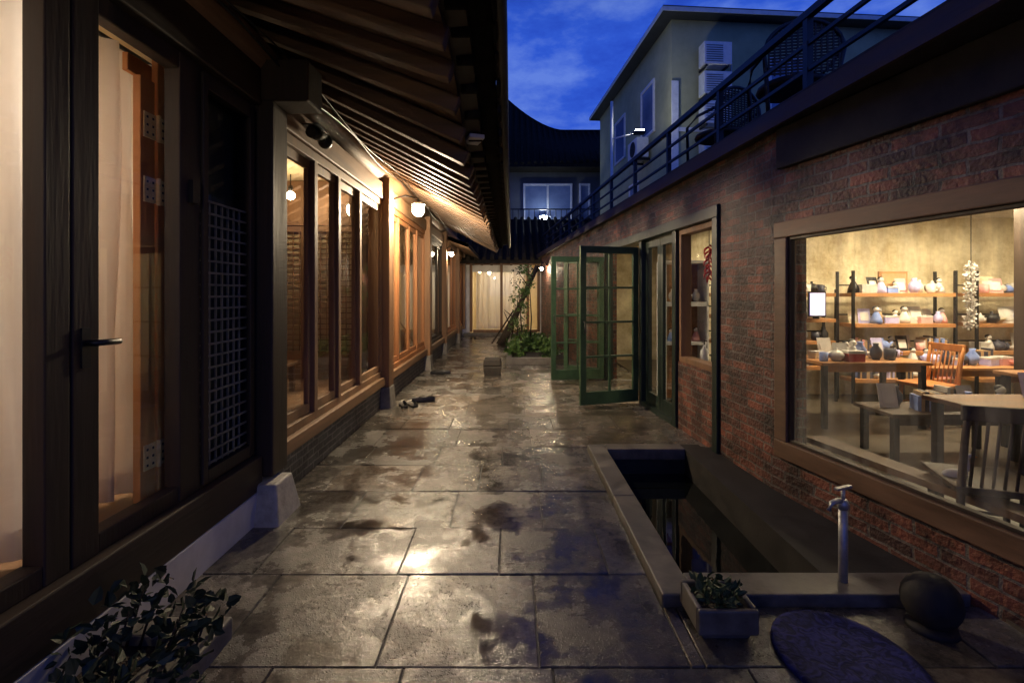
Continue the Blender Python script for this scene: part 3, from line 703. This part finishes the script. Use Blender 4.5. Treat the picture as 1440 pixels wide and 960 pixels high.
# ------------------------------------------------------------------ back low hanok
hb = Obj('hanok_house')
hb('walls', WHITE).box(-2.6, -1.50, 17.45, 17.6, 0, 2.5); hb('walls').box(-1.5, .7, 17.5, 17.6, 2.25, 2.5); hb('walls').box(1.0, 3, 17.45, 17.6, 0, 2.5)
f = hb('timber', BW, .008)
for a in (-1.5, -.42, .52, .9): f.box(a, a + .09, 17.4, 17.6, .12, 2.5)
f.box(-2.6, 3, 17.36, 17.5, 2.5, 2.66); f.box(-1.38, .9, 17.42, 17.5, .1, .2)
hb('step', DSTONE, .01).box(-1.7, 1.1, 17.05, 17.4, 0, .1)
hb('glass', GLASS).face([(-1.4, 17.5, .2), (.9, 17.5, .2), (.9, 17.5, 2.25), (-1.4, 17.5, 2.25)])
hb('room', PAPER).box(-2.6, 3, 19.5, 19.6, 0, 2.7); hb('room').box(-2.6, 3, 17.61, 19.5, 2.6, 2.7); hb('room').box(-2.6, 3, 17.61, 19.5, -.1, .08); hb('room').box(-1.6, -1.5, 17.61, 19.5, .08, 2.6); hb('room').box(1.0, 1.1, 17.61, 19.5, .08, 2.6)
ti = hb('roof_tiles', TILE)
ti.face([(-3.2, 16.55, 2.62), (3.6, 16.55, 2.62), (3.6, 20, 4.5), (-3.2, 20, 4.5)]); ti.face([(-3.2, 16.57, 2.5), (3.6, 16.57, 2.5), (3.6, 16.57, 2.62), (-3.2, 16.57, 2.62)])
ti.face([(-3.2, 16.57, 2.5), (3.6, 16.57, 2.5), (3.6, 17.6, 2.8), (-3.2, 17.6, 2.8)])
x = -3.1
while x < 3.6: ti.tube([(x, 16.5, 2.64), (x, 20, 4.54)], .075, 8); x += .27
x = -3.0
while x < 3.5: hb('rafters', RAF).beam((x, 16.6, 2.48), (x, 17.7, 2.74), .09, .1); x += .33
hb.done()
curtain('curtain', 17.75, -1.3, .5, .2, 2.25, CURT, .05, .2, 'x')
panel('ceiling_lamp', -.4, 18.6, 2.5, 1.0, .5, 22, (1, .87, .62))
jw = Obj('plaster_wall'); jw('wall', WHITE).box(-2.6, -1.95, 16.95, 17.1, 0, 2.5); jw('coping', TILE).box(-2.7, -1.9, 16.9, 17.15, 2.5, 2.6); jw.done()
lr = Obj('lean_to_roof'); lr('roof', TILE).face([(-2.6, 12.4, 3.3), (-1.1, 12.4, 2.75), (-1.1, 17, 2.75), (-2.6, 17, 3.3)]); lr('roof').face([(-1.1, 12.4, 2.65), (-1.1, 12.4, 2.75), (-1.1, 17, 2.75), (-1.1, 17, 2.65)])
lr('soffit', SOF).face([(-2.6, 12.4, 3.2), (-1.1, 12.4, 2.65), (-1.1, 17, 2.65), (-2.6, 17, 3.2)]); lr.done()

# back two-storey building
b2 = Obj('two_storey_house')
b2('walls', mottled('grey_render', (.09, .095, .10), (.15, .155, .16), 1, .8)).box(-4, 5.2, 22, 26, 0, 6.9)
wf = b2('window_frames', WPLAS, .01)
def win(x0, x1, z0, z1, Y=22, n=2):
    wf.box(x0, x1, Y - .08, Y + .02, z0, z0 + .09); wf.box(x0, x1, Y - .08, Y + .02, z1 - .09, z1)
    for i in range(n + 1):
        x = x0 + (x1 - x0 - .09) * i / n; wf.box(x, x + .09, Y - .075, Y + .02, z0 + .09, z1 - .09)
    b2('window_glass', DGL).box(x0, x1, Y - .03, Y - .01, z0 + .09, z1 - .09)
win(.5, 2.7, 4.4, 6.4, 22, 2); win(3.0, 3.5, 4.4, 6.4, 22, 1)
b2('balcony', WPLAS).box(-1, 5, 20.9, 22, 4.0, 4.15)
for i in range(26): xx = -.9 + i * .23; b2('balusters', BLACK).box(xx, xx + .03, 20.95, 20.98, 4.15, 5.05)
b2('balusters').box(-1, 5, 20.93, 21.0, 5.05, 5.1)
tr = b2('tiled_roof', TILE)
def ridge(x): t = (x + .9) / 3.4; return 9.5 + 2.2 * max(0, 1 - t) ** 1.6 if t < 1 else 9.5
xs = [-6 + i * .28 for i in range(42)]
for a, c in zip(xs, xs[1:]):
    tr.face([(a, 21.0, 7.0 + .03 * abs(a)), (c, 21.0, 7.0 + .03 * abs(c)), (c, 24.5, ridge(max(c, -1.6))), (a, 24.5, ridge(max(a, -1.6)))])
    tr.tube([(a, 20.95, 7.02 + .03 * abs(a)), (a, 22.7, (7.0 + ridge(max(a, -1.6))) / 2 - .1), (a, 24.5, ridge(max(a, -1.6)) + .02)], .08, 6)
    tr.face([(a, 24.5, ridge(max(a, -1.6)) - 1), (c, 24.5, ridge(max(c, -1.6)) - 1), (c, 24.5, ridge(max(c, -1.6)) + .15), (a, 24.5, ridge(max(a, -1.6)) + .15)])
    tr.face([(a, 21.0, 6.9), (c, 21.0, 6.9), (c, 21.0, 7.0 + .03 * abs(c)), (a, 21.0, 7.0 + .03 * abs(a))])
tr.face([(-6, 21.0, 6.9), (5.5, 21.0, 6.9), (5.5, 22.1, 6.9), (-6, 22.1, 6.9)])
b2.done()
bl = Obj('balcony_lamp'); bl('bulb', emis('balcony_led', (.78, .88, 1), 190)).box(1.25, 1.5, 21.5, 21.56, 4.75, 4.87); bl('housing', WPLAS).box(1.22, 1.53, 21.57, 21.62, 4.72, 4.9); bl('stand', BLACK).tube([(1.37, 21.6, 4.15), (1.37, 21.6, 4.72)], .03); bl.done()

# yellow building
yb = Obj('yellow_house'); yb.M = T(4.0, 12.3, 0, rad=ANG)
yb('walls', YEL).box(0, 14, 0, 7.0, -.4, 8.35)
yb('eaves', NAVY).box(-.35, 14.5, -.35, 7.3, 8.36, 8.50)
yb('eave_trim', WPLAS).box(-.37, 14.5, -.37, -.352, 8.36, 8.46)
yb('eave_trim').box(-.37, -.352, -.35, 7.3, 8.36, 8.46)
rf = yb('roof', NAVY); rf.face([(-.35, -.35, 8.5), (14.5, -.35, 8.5), (11, 3.5, 10.4), (3.2, 3.5, 10.4)]); rf.face([(-.35, -.35, 8.5), (3.2, 3.5, 10.4), (-.35, 7.3, 8.5)]); rf.face([(-.35, 7.3, 8.5), (3.2, 3.5, 10.4), (11, 3.5, 10.4), (14.5, 7.3, 8.5)])
for (y0, y1, z0, z1) in ((1.2, 2.1, 6.0, 7.3), (3.8, 4.8, 6.0, 7.3), (2.5, 3.2, 3.6, 4.8)):
    yb('side_frames', WPLAS, .01).box(-.05, .02, y0 - .08, y1 + .08, z0 - .08, z0); yb('side_frames').box(-.05, .02, y0 - .08, y1 + .08, z1, z1 + .08); yb('side_frames').box(-.05, .02, y0 - .08, y0, z0, z1); yb('side_frames').box(-.05, .02, y1, y1 + .08, z0, z1)
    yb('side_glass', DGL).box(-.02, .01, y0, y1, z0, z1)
for (x0, x1, z0, z1) in ((2.6, 3.6, 6.1, 7.4), (4.8, 6.0, 6.1, 7.4), (7.5, 9, 6.1, 7.4), (4.6, 5.8, 3.4, 4.8)):
    yb('front_frames', WPLAS, .01).box(x0 - .08, x1 + .08, -.05, .02, z0 - .08, z0); yb('front_frames').box(x0 - .08, x1 + .08, -.05, .02, z1, z1 + .08); yb('front_frames').box(x0 - .08, x0, -.05, .02, z0, z1); yb('front_frames').box(x1, x1 + .08, -.05, .02, z0, z1); yb('front_frames').box((x0 + x1) / 2 - .03, (x0 + x1) / 2 + .03, -.045, .02, z0, z1)
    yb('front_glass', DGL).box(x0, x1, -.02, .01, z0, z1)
yb('trim_band', WPLAS).box(-.03, 14, -.03, -.002, 5.55, 5.65); yb('corner_pilaster', WPLAS, .01).box(-.02, .16, -.06, -.031, -.4, 6.8)
yb.done()
for i in range(5):
    a_ = Obj('air_conditioner_unit'); a_.M = T(4.0, 12.3, 0, rad=ANG); z = 4.2 + i * .72
    a_('casing', WPLAS, .01).box(.65, 1.35, -.42, -.1, z, z + .55)
    for j in range(8): a_('fan_grille', BLACK).box(.70, 1.12, -.428, -.421, z + .06 + j * .055, z + .075 + j * .055)
    a_('bracket', BLACK).box(.7, .74, -.4, 0, z - .05, z - .001); a_('bracket').box(1.25, 1.29, -.4, 0, z - .05, z - .001)
    a_('pipe', WPLAS).tube([(1.4, -.2, z + .3), (1.5, -.1, z + .2), (1.5, -.05, z - .5)], .025, 6); a_.done()
ac = Obj('air_conditioner_unit'); ac.M = T(4.0, 12.3, 0, rad=ANG)
ac('casing', WPLAS, .01).box(-.42, -.08, 1.4, 2.2, 5.3, 5.85); ac('fan_grille', BLACK).tube([(-.425, 1.75, 5.58), (-.435, 1.75, 5.58)], .22, 20); ac('bracket', BLACK).box(-.4, 0, 1.5, 1.55, 5.24, 5.299); ac('bracket').box(-.4, 0, 2.05, 2.1, 5.24, 5.299); ac.done()
fp = Obj('flood_light_pole'); fp('pole', WPLAS).tube([(2.40, 11.8, 2.84), (2.40, 11.8, 6.1)], .035, 10)
fp('arm', WPLAS).tube([(2.40, 11.8, 5.2), (2.85, 11.4, 5.2)], .02, 8)
fp('head', BLACK, .01).box(2.80, 3.06, 11.2, 11.4, 5.16, 5.22); fp('lens', emis('cool_led', (.95, .97, .88), 210)).box(2.83, 3.03, 11.22, 11.38, 5.221, 5.235); fp.done()

# ------------------------------------------------------------------ garden
gd = Obj('garden_bed')
for a in ((-.12, .86, 10.35, 10.5), (-.12, 0, 10.505, 14.6)): gd('kerb', GRAN2, .01).box(*a, -.02, .13)
gd('soil', mottled('bed_soil', (.02, .015, .01), (.05, .04, .03), 9, .9)).box(0.002, 1.15, 10.505, 14.6, -.02, .08)
gd.done()
bs = Obj('shrub')
for i in range(26):
    x = R.uniform(.05, .95); y = R.uniform(10.6, 14); bs('leaves', LEAF).leaves((x, y, .22), (.22, .25, .2), 70, .1)
bs.done()
for (x, y, hh) in ((.18, 11.6, 1.5), (.45, 12.6, 2.1), (.1, 13.4, 1.2)):
    t = Obj('sapling'); t('trunk', BARK).tube([(x, y, .05), (x + .05, y, hh * .4), (x - .02, y + .05, hh)], [.022, .017, .006], 8)
    for i in range(10):
        z = hh * R.uniform(.25, 1); a = R.uniform(0, 6.28); L = R.uniform(.1, .25)
        e = (x + L * math.cos(a), y + L * math.sin(a), z + .12); t('trunk').tube([(x, y, z), e], [.008, .003], 5); t('leaves', LEAF).leaves(e, (.12, .12, .1), 20, .07)
    t.done()
lt_ = Obj('leaning_tree'); lt_('trunk', BARK).tube([(-.32, 14.3, -.02), (-.15, 14.3, .35), (.1, 14.2, .85), (.38, 14.1, 1.5), (.72, 14.0, 2.28)], [.16, .12, .095, .08, .06], 12)
for i in range(7):
    q = .25 + .1 * i; a = (-.32 + 1.04 * q, 14.2, 2.28 * q); e = (a[0] + R.uniform(-.35, .3), 14.2 + R.uniform(-.3, .3), a[2] + R.uniform(.2, .45)); lt_('trunk').tube([a, e], [.02, .007], 6)
    if i > 3: lt_('leaves', LEAFD).leaves(e, (.2, .2, .15), 30, .07)
lt_.done()
sp_ = Obj('wooden_prop'); sp_('poles', DW).tube([(-.6, 14.6, 0), (.05, 14.35, 1.0)], .025, 8).tube([(-.05, 14.8, 0), (.15, 14.3, 1.05)], .025, 8); sp_.done()
sb = Obj('stone_mortar'); sb('block', MSTONE, .02).frustum(-.36, 9.05, -.01, .17, .29, .29, .34, .32).frustum(-.36, 9.05, .172, .30, .34, .32, .30, .29); sb('hollow_shade_disc', BLACK).lathe((-.36, 9.05, .301), [(.10, 0), (.095, .004)], 16); sb.done()  # flat black disc paints the shade of a hollow

def shoes(x, y, z, rot, mat, n=2):
    s_ = Obj('pair_of_shoes')
    for i in range(n):
        s_.M = T(x + .11 * i, y + .03 * i, z, rot + 8 * i)
        out = [(.0, -.13), (.035, -.12), (.045, -.06), (.036, 0), (.048, .08), (.03, .13), (0, .14), (-.03, .13), (-.045, .08), (-.034, 0), (-.04, -.06), (-.03, -.12)]
        so = s_('sole', BLACK); lo = [so.V((a, b_, 0)) for a, b_ in out]; hi = [so.V((a, b_, .022)) for a, b_ in out]
        so.bm.faces.new(lo[::-1]); so.bm.faces.new(hi)
        for k_ in range(12): so.bm.faces.new([lo[k_], lo[(k_ + 1) % 12], hi[(k_ + 1) % 12], hi[k_]])
        up = s_('upper', mat)
        rings = []
        for j, (yy, w_, hh) in enumerate(((-.125, .03, .05), (-.09, .036, .065), (-.02, .036, .06), (.04, .042, .055), (.09, .042, .04), (.13, .02, .028))):
            rings.append([up.V((w_ * math.cos(t), yy, .022 + (hh - .0) * math.sin(t))) for t in [math.pi * q / 8 for q in range(9)]])
        for j, (r0, r1) in enumerate(zip(rings, rings[1:])):
            for q in range(8):
                if j in (0, 1) and 2 <= q <= 5: continue
                f = up.bm.faces.new([r0[q], r0[q + 1], r1[q + 1], r1[q]]); f.smooth = True
    s_.done()
shoes(-1.44, 6.5, .003, 25, STONE); shoes(-1.30, 6.75, .003, 100, BLACK); shoes(-1.38, 9.1, .003, 80, BLACK); shoes(-1.35, 16.3, .003, 0, BLACK)

# ------------------------------------------------------------------ foreground
pt = Obj('planter')
pw = pt('box', DSTONE, .008); X, Y = .93, 2.22
pw.frustum(X, Y, .0, .03, .20, .18, .22, .2)
for a in ((-.13, .13, -.12, -.095), (-.13, .13, .095, .12), (-.13, -.105, -.0945, .0945), (.105, .13, -.0945, .0945)): pw.box(X + a[0], X + a[1], Y + a[2], Y + a[3], .032, .14)
pt('soil', BARK).box(X - .1, X + .1, Y - .09, Y + .09, .035, .11); pt('plant', leafmat('planter_leaf', (.012, .03, .01), (.035, .07, .022), .6)).leaves((X, Y, .15), (.11, .10, .05), 150, .04); pt.done()
tap = Obj('water_tap')
tap('post', STEEL).tube([(1.66, 2.46, .05), (1.66, 2.46, .42)], .021, 12).lathe((1.66, 2.46, .42), [(.026, 0), (.028, .03), (.016, .05)], 12)
tap('valve', STEEL).tube([(1.66, 2.46, .455), (1.62, 2.44, .47), (1.575, 2.42, .465), (1.56, 2.415, .43)], .013, 8).tube([(1.66, 2.46, .46), (1.66, 2.46, .52)], .010, 8).beam((1.61, 2.44, .525), (1.71, 2.48, .525), .02, .012); tap.done()
mat_ = Obj('door_mat'); mm, nt, b = newmat('blue_woven_mat'); v = coords(nt)
wv = nd(nt, 'ShaderNodeTexNoise', Scale=22.0, Detail=5, Distortion=1.5); nt.links.new(v, wv.inputs['Vector'])
r = ramp(nt, wv.outputs['Fac'], [(.42, (.006, .008, .045)), (.6, (.02, .024, .13))]); nt.links.new(r.outputs[0], b.inputs['Base Color']); b.inputs['Roughness'].default_value = .7; b.inputs['Specular IOR Level'].default_value = .12; bump(nt, b, wv.outputs['Fac'], .9, .01)
mat_('mat', mm).lathe((1.37, 2.0, .003), [(1.0, 0), (1.0, .008), (.985, .013), (.9, .014), (.88, .011), (.4, .012), (.05, .012)], 48, .27, .31); mat_.done()
ball = Obj('stone_ball'); ball('ball', BSTONE).ball((1.88, 2.2, .125), .115, seg=24); ball('collar', BSTONE).lathe((1.88, 2.2, .0), [(.1, 0), (.095, .02), (.06, .03)]); ball.done()
pb = Obj('planting_bed'); pb('kerb', GRAN2, .012).box(-1.40, -1.22, 1.15, 2.15, -.02, .09); pb('kerb').box(-1.65, -1.405, 2.02, 2.15, -.02, .088); pb('soil', BARK).box(-1.65, -1.405, 1.0, 2.018, -.02, .05); pb.done()
pp = Obj('leafy_plant')
for i in range(30):
    x = R.uniform(-1.6, -1.2); y = R.uniform(1.40, 2.05); z = R.uniform(.08, .32)
    base = (x - .05, y - .03, .05)
    pp('stems', BARK).tube([base, (x, y, z)], [.006, .003], 5)
    pp('leaves', LEAFD).leaves((x, y, z), (.11, .11, .08), 16, .055)
pp.done()

# ------------------------------------------------------------------ world, sun, camera
wd = bpy.data.worlds.new('World'); scene.world = wd; wd.use_nodes = True
nt = wd.node_tree; nt.nodes.clear()
out = nt.nodes.new('ShaderNodeOutputWorld')
sky = nt.nodes.new('ShaderNodeTexSky'); sky.sky_type = 'NISHITA'; sky.sun_disc = False; sky.sun_elevation = math.radians(-3); sky.sun_rotation = math.radians(200)
bg1 = nd(nt, 'ShaderNodeBackground'); bg1.inputs['Strength'].default_value = .05; nt.links.new(sky.outputs[0], bg1.inputs[0])
tc = nt.nodes.new('ShaderNodeTexCoord'); mp = nt.nodes.new('ShaderNodeMapping'); mp.inputs['Scale'].default_value = (1.5, 1.5, 3.5); nt.links.new(tc.outputs['Generated'], mp.inputs[0])
n = nd(nt, 'ShaderNodeTexNoise', Scale=3.4, Detail=8, Roughness=.6); nt.links.new(mp.outputs[0], n.inputs['Vector'])
r = ramp(nt, n.outputs['Fac'], [(.35, (.012, .05, .47)), (.50, (.026, .095, .62)), (.66, (.11, .21, .72))])
sx = nt.nodes.new('ShaderNodeSeparateXYZ'); nt.links.new(tc.outputs['Generated'], sx.inputs[0])
zr = ramp(nt, sx.outputs[2], [(.45, 1.0), (.8, .28)])
mz = nt.nodes.new('ShaderNodeMixRGB'); mz.blend_type = 'MULTIPLY'; mz.inputs[0].default_value = 1; nt.links.new(r.outputs[0], mz.inputs[1]); nt.links.new(zr.outputs[0], mz.inputs[2])
bg2 = nd(nt, 'ShaderNodeBackground'); bg2.inputs['Strength'].default_value = 1.0; nt.links.new(mz.outputs[0], bg2.inputs[0])
ad = nt.nodes.new('ShaderNodeAddShader'); nt.links.new(bg1.outputs[0], ad.inputs[0]); nt.links.new(bg2.outputs[0], ad.inputs[1]); nt.links.new(ad.outputs[0], out.inputs[0])
sl = bpy.data.lights.new('sun', 'SUN'); sl.energy = .03; sl.angle = math.radians(10); sl.color = (.6, .75, 1)
so = bpy.data.objects.new('sun', sl); so.rotation_euler = (math.radians(40), 0, math.radians(20)); scene.collection.objects.link(so)
cd = bpy.data.cameras.new('camera'); cam = bpy.data.objects.new('camera', cd); scene.collection.objects.link(cam); scene.camera = cam
cam.location = (0, 0, H); cam.rotation_euler = (math.radians(90), 0, 0)
cd.sensor_width = 36; cd.lens = 36 * F / 1440; cd.shift_y = -(480 - VY) / 1440; cd.clip_start = .05; cd.clip_end = 1000
scene.view_settings.view_transform = 'Standard'; scene.view_settings.look = 'None'; scene.view_settings.exposure = 0
